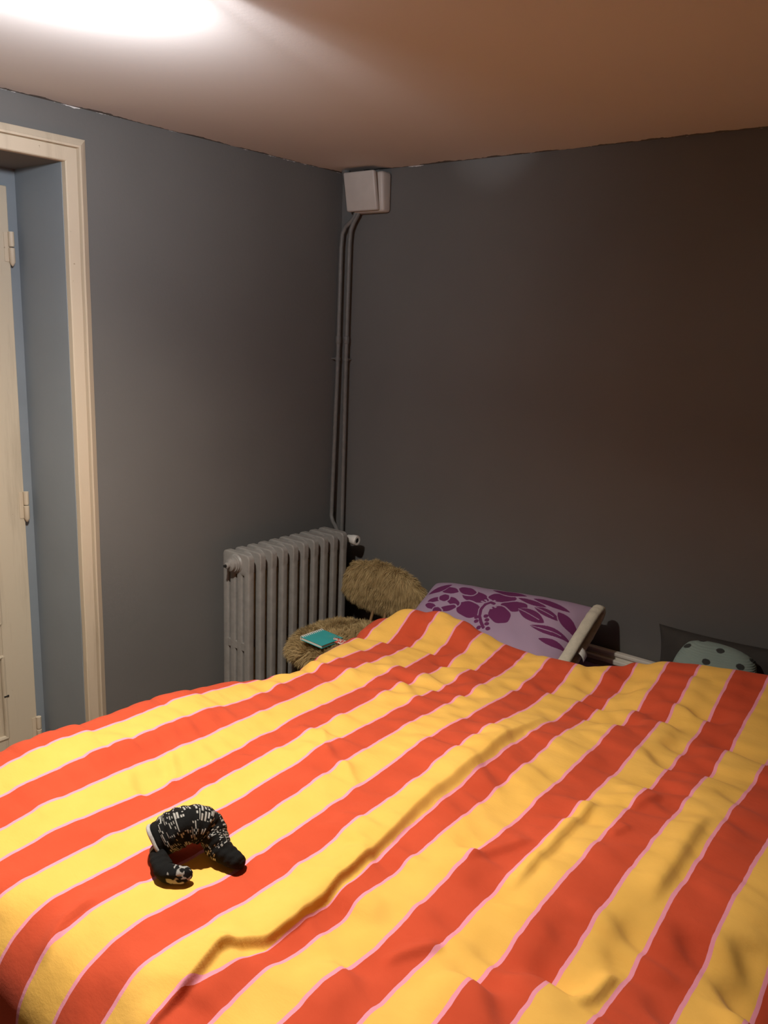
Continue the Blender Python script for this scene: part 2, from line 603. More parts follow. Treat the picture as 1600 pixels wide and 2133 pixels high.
# ------------------------------------------------------------------ ceiling lamp (just above the frame)
q = NT('lit_lens')
q.base((0.9, 0.9, 0.9, 1))
q.b.inputs['Emission Color'].default_value = (0.92, 0.95, 1.0, 1)
q.b.inputs['Emission Strength'].default_value = 30.0
M['lens'] = q.mat
lamp = thing('ceiling_lamp', 'ceiling spot lamp above the foot of the bed', 'lamp', (LAMP.x, LAMP.y, H))
x_ = MB()
x_.lathe([(0.055, 0.0), (0.055, -0.012), (0.045, -0.020)], (LAMP.x, LAMP.y, H), (0, 0, 1), 24)
x_.tube([(LAMP.x, LAMP.y, H - 0.018), (LAMP.x, LAMP.y, LAMP.z + 0.085)], 0.008, 10)
under(lamp, x_.build('base', M['plastic'], None, smooth='auto'))
x_ = MB()
x_.lathe([(0.012, 0.085), (0.026, 0.080), (0.030, 0.065), (0.042, 0.010), (0.042, 0.006), (0.036, 0.006)], (LAMP.x, LAMP.y, LAMP.z), (0, 0, 1), 24)
lhead = x_.build('lamp_head', M['plastic'], None, smooth='auto')
under(lamp, lhead)
x_ = MB()
x_.lathe([(0.036, 0.004), (0.030, 0.002), (0.010, 0.0)], (LAMP.x, LAMP.y, LAMP.z + 0.003), (0, 0, 1), 24)
under(lhead, x_.build('lens', M['lens'], None, smooth='auto'))
def light(name, kind, loc, power, col, **kw):
    ld = bpy.data.lights.new(name, kind)
    ld.energy = power
    ld.color = col
    for k, v in kw.items():
        setattr(ld, k, v)
    o = bpy.data.objects.new(name, ld)
    COL.objects.link(o)
    o.location = loc
    under(lamp, o)
    o.location = loc
    return o
sl = light('lamp_light', 'SPOT', LAMP + Vector((-0.01, 0, -0.012)), LAMP_DOWN_W * math.pi, (1.0, 0.92, 0.80), spot_size=math.radians(154), spot_blend=1.0, shadow_soft_size=0.025)
sl.rotation_euler = (LAMP_AIM - LAMP).to_track_quat('-Z', 'Y').to_euler()
light('lamp_glow', 'POINT', LAMP + Vector((0.0, 0.0, -0.035)), LAMP_SPILL_W * math.pi, (0.86, 0.90, 1.0), shadow_soft_size=0.03)
# added wide spot that brightens the ceiling and the left wall
wl_ = light('added_wash', 'SPOT', LAMP + Vector((-0.05, 0.0, -0.04)), LAMP_WASH_W * math.pi, (0.91, 0.94, 1.0), spot_size=math.radians(176), spot_blend=1.0, shadow_soft_size=0.03)
wl_.rotation_euler = Vector((-0.94, 0.34, 0.10)).to_track_quat('-Z', 'Y').to_euler()
# head and narrow spot added to throw a streak along the ceiling
hd = Vector((0.93, -1.10, H)) - (LAMP + Vector((0, 0, 0.03)))
hd.normalize()
hp = LAMP + Vector((0.06, -0.03, 0.05))
x_ = MB()
x_.lathe([(0.010, -0.05), (0.018, -0.045), (0.026, 0.0), (0.026, 0.010), (0.022, 0.010)], hp, hd, 20)
x_.tube([(LAMP.x, LAMP.y, LAMP.z + 0.10), tuple(hp - hd * 0.03)], 0.005, 8)
under(lamp, x_.build('added_streak_head', M['plastic'], None, smooth='auto'))
sb = light('added_streak_light', 'SPOT', hp + hd * 0.02, STREAK_W * math.pi, (0.95, 0.95, 1.0), spot_size=math.radians(15), spot_blend=1.0, shadow_soft_size=0.012)
sb.rotation_euler = hd.to_track_quat('-Z', 'Y').to_euler()

# ------------------------------------------------------------------ fur-covered chair
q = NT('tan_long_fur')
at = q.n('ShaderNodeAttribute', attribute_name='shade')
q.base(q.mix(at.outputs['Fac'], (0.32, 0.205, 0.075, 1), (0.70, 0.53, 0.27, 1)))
q.rough(0.75)
q.spec(0.25)
M['fur'] = q.mat
M['furskin'] = plain('tan_fur_backing', (0.20, 0.12, 0.045, 1), 0.95, 0.25, 60)
chair = thing('chair', 'wooden chair with shaggy tan fur seat and backrest, between radiator and bed', 'chair', (0.42, -0.41, 0.0))

def pad(name, c, rx, ry, rz, e=2.6, nu=48, nv=24):
    vs, fs = [], []
    def se(x):
        return math.copysign(abs(x) ** (2 / e), x)
    for i in range(nv + 1):
        ph = -math.pi / 2 + math.pi * i / nv
        for k in range(nu):
            th = 2 * math.pi * k / nu
            vs.append((c[0] + rx * se(math.cos(ph)) * se(math.cos(th)), c[1] + ry * se(math.cos(ph)) * se(math.sin(th)), c[2] + rz * se(math.sin(ph))))
    for i in range(nv):
        for k in range(nu):
            a, b2 = i * nu + k, i * nu + (k + 1) % nu
            fs.append((a, b2, b2 + nu, a + nu))
    o = mesh_obj(name, vs, fs, M['furskin'])
    under(chair, o)
    return o

def fur(name, o, count, length, seed, drop=(0, 0, -0.6), lo=None, keep=None):
    rnd = random.Random(seed)
    me = o.data
    tris, cum, tot = [], [], 0.0
    me.calc_loop_triangles()
    for t in me.loop_triangles:
        if t.area < 1e-9:
            continue
        a, b2, c2 = (me.vertices[i].co for i in t.vertices)
        ctr = (a + b2 + c2) / 3
        nn = (b2 - a).cross(c2 - a)
        if nn.length < 1e-9:
            continue
        nn.normalize()
        if keep and not keep(ctr, nn):
            continue
        tot += t.area
        tris.append((a, b2, c2, nn)); cum.append(tot)
    import bisect
    vs, fs, sh = [], [], []
    dv = Vector(drop)
    for _ in range(count):
        a, b2, c2, nn = tris[min(bisect.bisect(cum, rnd.random() * tot), len(tris) - 1)]
        r1, r2 = rnd.random(), rnd.random()
        if r1 + r2 > 1:
            r1, r2 = 1 - r1, 1 - r2
        p0 = a + (b2 - a) * r1 + (c2 - a) * r2
        cl = Vector((round(p0.x / 0.016), round(p0.y / 0.016), round(p0.z / 0.016)))
        fl = noise.noise_vector(p0 * 13) * 0.5 + noise.noise_vector(p0 * 45) * 0.45
        dr = (nn * 0.75 + dv + fl + Vector((rnd.uniform(-.2, .2), rnd.uniform(-.2, .2), rnd.uniform(-.2, .2)))).normalized()
        if dr.dot(nn) < 0.12:
            dr = (dr + nn * (0.15 - dr.dot(nn) + 0.1)).normalized()
        L = length * rnd.uniform(0.55, 1.15)
        wd = rnd.uniform(0.00035, 0.0007)
        side = dr.cross(Vector((rnd.uniform(-1, 1), rnd.uniform(-1, 1), rnd.uniform(-1, 1)))).normalized() * wd
        bend = (dv * 0.8 + fl * 0.6) * L * 0.6
        pts = [p0 - nn * 0.003, p0 + dr * L * 0.45 + bend * 0.2, p0 + dr * L * 0.8 + bend * 0.7, p0 + dr * L + bend * 1.2]
        i0 = len(vs)
        vs += [pts[0] - side, pts[0] + side, pts[1] - side, pts[1] + side, pts[2] - side * 0.7, pts[2] + side * 0.7, pts[3]]
        fs += [(i0, i0 + 1, i0 + 3, i0 + 2), (i0 + 2, i0 + 3, i0 + 5, i0 + 4), (i0 + 4, i0 + 5, i0 + 6)]
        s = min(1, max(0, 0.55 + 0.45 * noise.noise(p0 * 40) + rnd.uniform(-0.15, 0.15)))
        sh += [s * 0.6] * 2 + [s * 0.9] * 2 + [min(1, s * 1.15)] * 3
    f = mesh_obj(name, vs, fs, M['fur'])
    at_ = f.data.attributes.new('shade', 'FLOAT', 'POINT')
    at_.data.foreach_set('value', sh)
    f['kind'] = 'stuff'
    under(chair, f)
    return f

seat = pad('seat', (0.435, -0.405, 0.425), 0.180, 0.205, 0.040, 2.8)
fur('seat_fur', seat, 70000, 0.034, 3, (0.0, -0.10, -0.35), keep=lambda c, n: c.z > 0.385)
bk = pad('backrest', (0.405, -0.125, 0.598), 0.205, 0.050, 0.082, 2.4)
for v in bk.data.vertices:      # domed top, lower on the left
    t = (v.co.x - 0.405) / 0.205
    v.co.z += 0.020 * (1 - t * t) - 0.012 - 0.010 * t
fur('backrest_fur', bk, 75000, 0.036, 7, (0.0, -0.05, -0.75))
x_ = MB()
for (lx, ly) in ((0.33, -0.53), (0.55, -0.53), (0.31, -0.26), (0.56, -0.26)):
    x_ = MB()
    x_.tube([(lx, ly, 0.0), (lx, ly, 0.39)], [0.012, 0.016], 10)
    under(chair, x_.build('leg', M['wood'], None, smooth='auto'))
for sx in (0.385, 0.452, 0.55):
    x_ = MB()
    x_.tube([(sx, -0.20, 0.40), (sx, -0.125, 0.60)], 0.0065, 8)
    under(chair, x_.build('spindle', M['wood'], None, smooth='auto'))

# ------------------------------------------------------------------ notebook on the chair
nb = thing('notebook', 'small turquoise spiral notebook lying on the fur seat', 'notebook', (0.437, -0.543, 0.482))
M['teal'] = plain('turquoise_card', (0.045, 0.40, 0.40, 1), 0.5, 0.05, 30, 0.05)
M['paper'] = plain('white_paper', (0.72, 0.70, 0.62, 1), 0.8, 0.05, 80)
nb.rotation_euler = (math.radians(-3), math.radians(5), math.radians(4))
def nbox(name, lo, hi, mat, bev=0.0006):
    mb = MB(); mb.box(lo, hi)
    o = mb.build(name, mat, nb, bevel=bev)
    return o
nbox('back_cover', (-0.048, -0.066, 0.0), (0.056, 0.066, 0.0015), M['teal'])
nbox('pages', (-0.046, -0.064, 0.0016), (0.053, 0.064, 0.0105), M['paper'])
nbox('front_cover', (-0.048, -0.066, 0.0107), (0.056, 0.066, 0.0125), M['teal'])
ring = None
for k in range(12):
    if ring is None:
        mb = MB()
        mb.tube([(-0.047 + 0.0085 * math.cos(a), 0, 0.0062 + 0.0095 * math.sin(a)) for a in [2 * math.pi * i / 14 for i in range(15)]], 0.0018, 6, cap=False)
        ring = mb.build('spiral_ring', M['valvewhite'], nb, smooth='auto')
        o = ring
    else:
        o = ring.copy(); COL.objects.link(o); o.parent = nb
    o.location = (0, -0.060 + k * 0.0109, 0)
q = NT('red_and_white_print')
v_ = q.noise(160, 1, 0.5)
q.base(q.mix(q.math('GREATER_THAN', v_, 0.5), (0.75, 0.70, 0.62, 1), (0.62, 0.04, 0.03, 1)))
M['redprint'] = q.mat
vs, fs = [], []
for i in range(9):
    for j in range(5):
        u, v = i / 8, j / 4
        vs.append((0.455 + u * 0.065, -0.545 + v * 0.034 + u * 0.030, 0.484 + 0.004 * math.sin(u * 5) + 0.006 * u * (v - 0.5) + 0.002 * u))
for i in range(8):
    for j in range(4):
        a = i * 5 + j
        fs.append((a, a + 1, a + 6, a + 5))
o = mesh_obj('paper_bookmark', vs, fs, M['redprint'])
sm = o.modifiers.new('thick', 'SOLIDIFY'); sm.thickness = 0.0012
tag(o, 'red and white paper tab sticking out from under the notebook', 'bookmark')

# ------------------------------------------------------------------ bed
BX0, BX1, BY0, BY1 = 0.66, 2.26, -2.05, -0.07
bed = thing('bed', 'white double bed frame with a low headboard rail along the back wall', 'bed', ((BX0 + BX1) / 2, -1.05, 0.0))
def bpart(name, lo, hi, mat, bev=0.004):
    mb = MB(); mb.box(lo, hi)
    o = mb.build(name, mat, None, bevel=bev)
    under(bed, o)
    return o
bpart('headboard_rail', (BX0 - 0.02, -0.042, 0.548), (BX1 + 0.02, -0.016, 0.562), M['whitewood'])
bpart('headboard_panel', (BX0, -0.036, 0.20), (BX1, -0.020, 0.548), M['whitewood'])
bpart('headboard_ledge', (BX0 - 0.01, -0.054, 0.520), (BX1 + 0.01, -0.036, 0.538), M['whitewood'])
bpart('side_rail', (BX0, BY0, 0.20), (BX0 + 0.025, -0.04, 0.32), M['whitewood'])
bpart('side_rail', (BX1 - 0.025, BY0, 0.20), (BX1, -0.04, 0.32), M['whitewood'])
bpart('foot_rail', (BX0, BY0 - 0.02, 0.20), (BX1, BY0, 0.32), M['whitewood'])
for lx in (BX0 + 0.03, BX1 - 0.03):
    for ly in (BY0 + 0.02, -0.06):
        bpart('leg', (lx - 0.025, ly - 0.025, 0.0), (lx + 0.025, ly + 0.025, 0.20), M['whitewood'])
M['sheet'] = plain('purple_cotton_sheet', (0.23, 0.12, 0.24, 1), 0.9, 0.1, 25, 0.2, 0.002)
mb = MB(); mb.box((BX0 + 0.03, BY0 + 0.01, 0.29), (BX1 - 0.03, BY1 + 0.01, 0.520))
mat_o = mb.build('mattress', M['sheet'], None, smooth='auto', bevel=0.04, segs=4)
tag(mat_o, 'mattress in a dull purple fitted sheet, under the striped duvet', 'mattress')

# ------------------------------------------------------------------ pillows and cushions at the head
def cushion_grid(nu, nv, w, h, t, pinch, front, seed, open_right=0.0, wr=0.006, ex=4.0, rnd=0.0):
    a = np.linspace(-1, 1, nu)
    b_ = np.linspace(-1, 1, nv)
    A, B = np.meshgrid(a, b_, indexing='ij')
    X = A * w / 2 * (1 - pinch * (1 - B * B) * A * A)
    Y = B * h / 2 * (1 - pinch * (1 - A * A) * B * B)
    X, Y = X * np.sqrt(1 - rnd * B * B / 2), Y * np.sqrt(1 - rnd * A * A / 2)
    fa = 1 - np.abs(A) ** ex
    if open_right:
        fa = np.where(A > 0, open_right + (1 - open_right) * fa, fa)
    Z = t / 2 * np.sqrt(np.clip(fa * (1 - np.abs(B) ** ex), 0, 1))
    rng = np.random.RandomState(seed)
    Wk = np.zeros_like(X)
    for _ in range(7):
        th = rng.uniform(0, math.pi)
        fq = rng.uniform(12, 45)
        Wk += np.sin((X * math.cos(th) + Y * math.sin(th)) * fq * 2 + rng.uniform(0, 6)) * rng.uniform(0.3, 1) / 4
    Z = Z + Wk * wr * (Z / (t / 2))
    return X, Y, (Z if front else -Z)

def grid_faces(nu, nv, o=0, flip=False):
    I, J = np.meshgrid(np.arange(nu - 1), np.arange(nv - 1), indexing='ij')
    a = (I * nv + J).ravel() + o
    f = np.stack([a, a + nv, a + nv + 1, a + 1], 1)
    return f[:, ::-1] if flip else f

def np_mesh(name, V, F, mats, parent=None, smooth=True):
    me = bpy.data.meshes.new(name)
    me.vertices.add(len(V))
    me.vertices.foreach_set('co', np.asarray(V, np.float32).ravel())
    me.loops.add(F.size)
    me.loops.foreach_set('vertex_index', F.astype(np.int32).ravel())
    me.polygons.add(len(F))
    me.polygons.foreach_set('loop_start', np.arange(len(F), dtype=np.int32) * F.shape[1])
    for x in (mats if isinstance(mats, (list, tuple)) else [mats]):
        me.materials.append(x)
    me.update(calc_edges=True)
    me.validate()
    if smooth:
        me.shade_smooth()
    o = bpy.data.objects.new(name, me)
    COL.objects.link(o)
    if parent is not None:
        under(parent, o)
    return o

def set_col(o, C):
    at_ = o.data.color_attributes.new('print', 'FLOAT_COLOR', 'POINT')
    C4 = np.concatenate([C, np.ones((len(C), 1))], 1).astype(np.float32)
    at_.data.foreach_set('color', C4.ravel())

def print_mat(name, rough=0.9, bscale=400, bstr=0.2, bdist=0.0008):
    q = NT(name)
    at_ = q.n('ShaderNodeVertexColor', layer_name='print')
    q.base(at_.outputs['Color'])
    q.rough(rough)
    q.spec(0.2)
    q.bump(q.noise(bscale, 2, 0.5), bstr, bdist)
    return q.mat

# purple flowered pillow: plane through P0, U towards the chair, V up the slope
P0 = np.array([1.35, -0.35, 0.623])
PU = np.array([-1, 0, -0.09]); PU /= np.linalg.norm(PU)
PV = np.array([0, 0.86, 0.51]); PV /= np.linalg.norm(PV)
PN = np.cross(PU, PV)
if PN[2] < 0:
    PN = -PN
def hibiscus(u, v):
    ang = np.zeros_like(u)
    purple = np.zeros(u.shape, bool)
    def ell(cu, cv, au, av, rot):
        c, s = math.cos(rot), math.sin(rot)
        p = (u - cu) * c + (v - cv) * s
        q_ = -(u - cu) * s + (v - cv) * c
        th = np.arctan2(q_ / av, p / au)
        return (p / au) ** 2 + (q_ / av) ** 2 < 1.25 + 0.07 * np.sin(th * 6 + cu * 50)
    def leaf(a, b2, wd):
        a, b2 = np.array(a), np.array(b2)
        L = np.linalg.norm(b2 - a)
        d_ = (b2 - a) / L
        p = (u - a[0]) * d_[0] + (v - a[1]) * d_[1]
        q_ = -(u - a[0]) * d_[1] + (v - a[1]) * d_[0]
        s = np.clip(p / L, 0, 1)
        return (np.abs(q_) < wd * np.sin(math.pi * s) ** 0.75) & (p > 0) & (p < L)
    def line(pts, wd):
        r = np.zeros(u.shape, bool)
        for (a, b2) in zip(pts[:-1], pts[1:]):
            a, b2 = np.array(a), np.array(b2)
            L2 = ((b2 - a) ** 2).sum()
            t = np.clip(((u - a[0]) * (b2 - a)[0] + (v - a[1]) * (b2 - a)[1]) / L2, 0, 1)
            r |= (u - a[0] - t * (b2 - a)[0]) ** 2 + (v - a[1] - t * (b2 - a)[1]) ** 2 < wd * wd
        return r
    cen = (0.335, 0.122)
    for e in ((0.412, 0.143, 0.056, 0.026, 0.12), (0.305, 0.168, 0.050, 0.023, -0.12), (0.238, 0.137, 0.048, 0.024, -0.15),
              (0.272, 0.083, 0.046, 0.032, 0.45), (0.405, 0.076, 0.052, 0.032, 0.25),
              (0.490, 0.100, 0.034, 0.014, 0.35), (0.497, 0.062, 0.034, 0.014, -0.45), (0.575, 0.095, 0.030, 0.012, -0.3),
              (0.540, 0.112, 0.022, 0.016, 0.2), (0.575, 0.060, 0.030, 0.012, 0.3), (0.53, 0.04, 0.022, 0.014, 0.5),
              (0.46, 0.165, 0.04, 0.018, 0.2), (0.54, 0.155, 0.04, 0.016, 0.1)):
        purple &= ~ell(e[0], e[1], e[2] + 0.005, e[3] + 0.005, e[4])
        purple |= ell(*e)
    for a, b2, wd in (((0.215, 0.130), (0.098, 0.098), 0.024), ((0.165, 0.158), (0.050, 0.128), 0.016), ((0.075, 0.165), (-0.01, 0.112), 0.022),
                      ((0.140, 0.071), (0.0, 0.079), 0.016), ((0.090, 0.030), (0.0, 0.041), 0.014), ((0.245, 0.185), (0.120, 0.168), 0.012),
                      ((0.19, 0.20), (0.04, 0.185), 0.014), ((0.37, 0.205), (0.22, 0.205), 0.016), ((0.64, 0.13), (0.55, 0.19), 0.02)):
        purple &= ~leaf(a, b2, wd + 0.005)
        purple |= leaf(a, b2, wd)
    # veins and outlines left pale
    for a, b2 in (((0.215, 0.130), (0.12, 0.104)), ((0.165, 0.158), (0.08, 0.136)), ((0.135, 0.071), (0.03, 0.077))):
        purple &= ~line([a, b2], 0.0015)
    du, dv = (u - cen[0]), (v - cen[1]) * 1.5
    rr = np.hypot(du, dv); th = np.arctan2(dv, du)
    purple &= ~(rr < 0.030 + 0.009 * np.sign(np.sin(th * 11)))
    du, dv = (u - 0.535), (v - 0.079) * 1.5
    rr = np.hypot(du, dv); th = np.arctan2(dv, du)
    purple &= ~(rr < 0.016 + 0.007 * np.sign(np.sin(th * 8)))
    st = [(0.318, 0.128), (0.335, 0.132), (0.350, 0.115), (0.352, 0.085), (0.342, 0.055), (0.322, 0.030), (0.300, 0.008)]
    purple &= ~line(st, 0.0105)
    purple |= line(st, 0.0062)
    for cu, cv in ((0.352, 0.048), (0.318, 0.062), (0.305, 0.046), (0.343, 0.030), (0.296, 0.028), (0.318, 0.004), (0.28, 0.008)):
        purple |= ell(cu, cv, 0.0085, 0.0080, 0)
    return purple

pillow = thing('pillow', 'lilac pillow with purple hibiscus print propped against the back wall', 'pillow', (1.0, -0.27, 0.60))
ctr = P0 + PU * 0.345 + PV * 0.070 + PN * (-0.040)
NU, NV = 500, 330
X, Y, Z = cushion_grid(NU, NV, 0.70, 0.40, 0.165, 0.04, True, 5, 0.07, 0.005)
def to_world(X, Y, Z):
    return ctr + X[..., None] * (-PU) + Y[..., None] * PV + Z[..., None] * PN
Vf = to_world(X, Y, Z).reshape(-1, 3)
Xb, Yb, Zb = cushion_grid(60, 40, 0.70, 0.40, 0.165, 0.04, False, 6, 0.07, 0.004)
Vb = to_world(Xb, Yb, Zb).reshape(-1, 3)
Ff = grid_faces(NU, NV)
Fb = grid_faces(60, 40, len(Vf), True)
VV = np.concatenate([Vf, Vb])
case = np_mesh('pillowcase', VV, np.concatenate([Ff, Fb]), print_mat('hibiscus_cotton_print'), pillow)
rel = VV - P0
uu, vv = rel @ PU, rel @ PV
msk = hibiscus(uu, vv)
LIL = np.array([0.40, 0.29, 0.41]); PUR = np.array([0.15, 0.028, 0.11])
set_col(case, np.where(msk[:, None], PUR, LIL))
# pale quilted hem round the open end
ring_pts = []
hw, ht = 0.200, 0.165 / 2 * math.sqrt(0.07)
M['hem'] = plain('pale_quilted_hem', (0.62, 0.58, 0.47, 1), 0.9, 0.08, 60, 0.5, 0.003)
vs, fs = [], []
nseg, nr = 72, 10
for k in range(nseg):
    t = 2 * math.pi * k / nseg
    cb, sb_ = math.cos(t), math.sin(t)
    bb = math.copysign(abs(cb) ** 0.6, cb) * hw
    nn = math.copysign(abs(sb_) ** 0.6, sb_) * ht
    base = ctr + (-PU) * (0.342) + PV * bb + PN * nn
    outw = PV * cb * 0.35 + PN * sb_
    outw = outw / np.linalg.norm(outw)
    puff = 1 + 0.18 * math.sin(k * 1.9) + 0.10 * math.sin(k * 0.7)
    for j in range(nr):
        a = 2 * math.pi * j / nr
        vs.append(tuple(base + (-PU) * (0.023 * math.cos(a) + 0.016) + outw * (0.013 * math.sin(a) * puff)))
for k in range(nseg):
    for j in range(nr):
        fs.append((k * nr + j, ((k + 1) % nseg) * nr + j, ((k + 1) % nseg) * nr + (j + 1) % nr, k * nr + (j + 1) % nr))
hem = mesh_obj('case_hem', vs, fs, M['hem'])
hem['label'] = 'pale beige quilted hem'
under(pillow, hem)
M['inner'] = plain('pillow_mouth_shade', (0.03, 0.022, 0.02, 1), 0.95, 0.2, 40)  # dark cap: shade of the open end put into its colour
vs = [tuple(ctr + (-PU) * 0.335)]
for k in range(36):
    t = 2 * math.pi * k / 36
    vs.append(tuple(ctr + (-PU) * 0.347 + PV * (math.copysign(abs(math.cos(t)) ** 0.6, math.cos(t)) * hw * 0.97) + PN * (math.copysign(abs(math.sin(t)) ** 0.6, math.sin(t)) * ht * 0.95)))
o = mesh_obj('mouth_shade_cap', vs, [(0, 1 + k, 1 + (k + 1) % 36) for k in range(36)], M['inner'])
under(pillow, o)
M['label'] = plain('white_satin_label', (0.72, 0.70, 0.66, 1), 0.5, 0.08, 200)
vs, fs = [], []
lb = ctr + (-PU) * 0.376 + PV * (-0.003) + PN * (-0.012)
for i in range(9):
    for j in range(4):
        a = i / 8 * 2.6
        pt = lb + (-PU) * (0.020 * math.sin(a * 0.7)) + PN * (0.020 * math.cos(a * 0.8)) + PV * (-0.014 + j / 3 * 0.028 - 0.012 * i / 8)
        vs.append(tuple(pt))
for i in range(8):
    for j in range(3):
        a = i * 4 + j
        fs.append((a, a + 1, a + 5, a + 4))
o = mesh_obj('care_label', vs, fs, M['label'])
sm = o.modifiers.new('thick', 'SOLIDIFY'); sm.thickness = 0.001
under(pillow, o)

def simple_cushion(name, label, cat, center, U, V, w, h, t, pinch, mat, nu=70, nv=70, seed=1, wr=0.006, colfn=None, ex=4.0, rnd=0.0):
    U = np.array(U, float); U /= np.linalg.norm(U)
    V = np.array(V, float); V -= U * (V @ U); V /= np.linalg.norm(V)
    N = np.cross(U, V)
    C = np.array(center, float)
    vs, fs, off = [], [], 0
    uv = []
    for front in (True, False):
        X, Y, Z = cushion_grid(nu, nv, w, h, t, pinch, front, seed, 0.0, wr, ex, rnd)
        vs.append((C + X[..., None] * U + Y[..., None] * V + Z[..., None] * N).reshape(-1, 3))
        uv.append(np.stack([X.ravel(), Y.ravel()], 1))
        fs.append(grid_faces(nu, nv, off, not front)); off += nu * nv
    V_ = np.concatenate(vs)
    o = np_mesh(name, V_, np.concatenate(fs), mat)
    bm = bmesh.new(); bm.from_mesh(o.data)
    if colfn is None:
        bmesh.ops.remove_doubles(bm, verts=bm.verts, dist=1e-5)
        bm.to_mesh(o.data)
    bm.free()
    if colfn is not None:
        set_col(o, colfn(np.concatenate(uv)))
    tag(o, label, cat)
    return o

M['charcoal'] = plain('charcoal_velvet', (0.042, 0.038, 0.034, 1), 0.95, 0.15, 12, 0.3, 0.003)
simple_cushion('cushion', 'large charcoal cushion with pointed corner leaning on the back wall', 'cushion',
               (1.835, -0.108, 0.616), (1, 0.03, 0.035), (0, 0.20, 1), 0.50, 0.25, 0.11, 0.08, M['charcoal'], seed=11, wr=0.008)
def dots(uv):
    c = np.tile(np.array([0.24, 0.31, 0.28]), (len(uv), 1))
    for (a, b2) in ((-0.095, 0.062), (-0.060, 0.100), (-0.020, 0.018), (0.005, 0.073), (0.075, 0.040), (0.10, 0.085), (-0.10, -0.02), (0.035, -0.01), (0.09, -0.04), (-0.04, -0.05)):
        d_ = ((uv[:, 0] - a) / 0.0125) ** 2 + ((uv[:, 1] - b2) / 0.0105) ** 2
        c[d_ < 1] = (0.035, 0.038, 0.036)
    return c
def corduroy():
    q = NT('pale_teal_ribbed_cloth')
    at_ = q.n('ShaderNodeVertexColor', layer_name='print')
    q.base(at_.outputs['Color'])
    q.rough(0.95)
    tc = q.n('ShaderNodeTexCoord')
    wv = q.n('ShaderNodeTexWave')
    wv.bands_direction = 'Z'
    wv.inputs['Scale'].default_value = 55
    wv.inputs['Distortion'].default_value = 1.5
    q.l(tc.outputs['Object'], wv.inputs['Vector'])
    q.bump(wv.outputs['Fac'], 0.5, 0.002)
    return q.mat
simple_cushion('cushion', 'small pale teal cushion with dark polka dots in front of the charcoal one', 'cushion',
               (1.812, -0.235, 0.655), (1, 0.03, -0.05), (0, 0.72, 0.70), 0.245, 0.22, 0.10, -0.02, corduroy(), 170, 150, 21, 0.004, dots, ex=3.2, rnd=0.6)

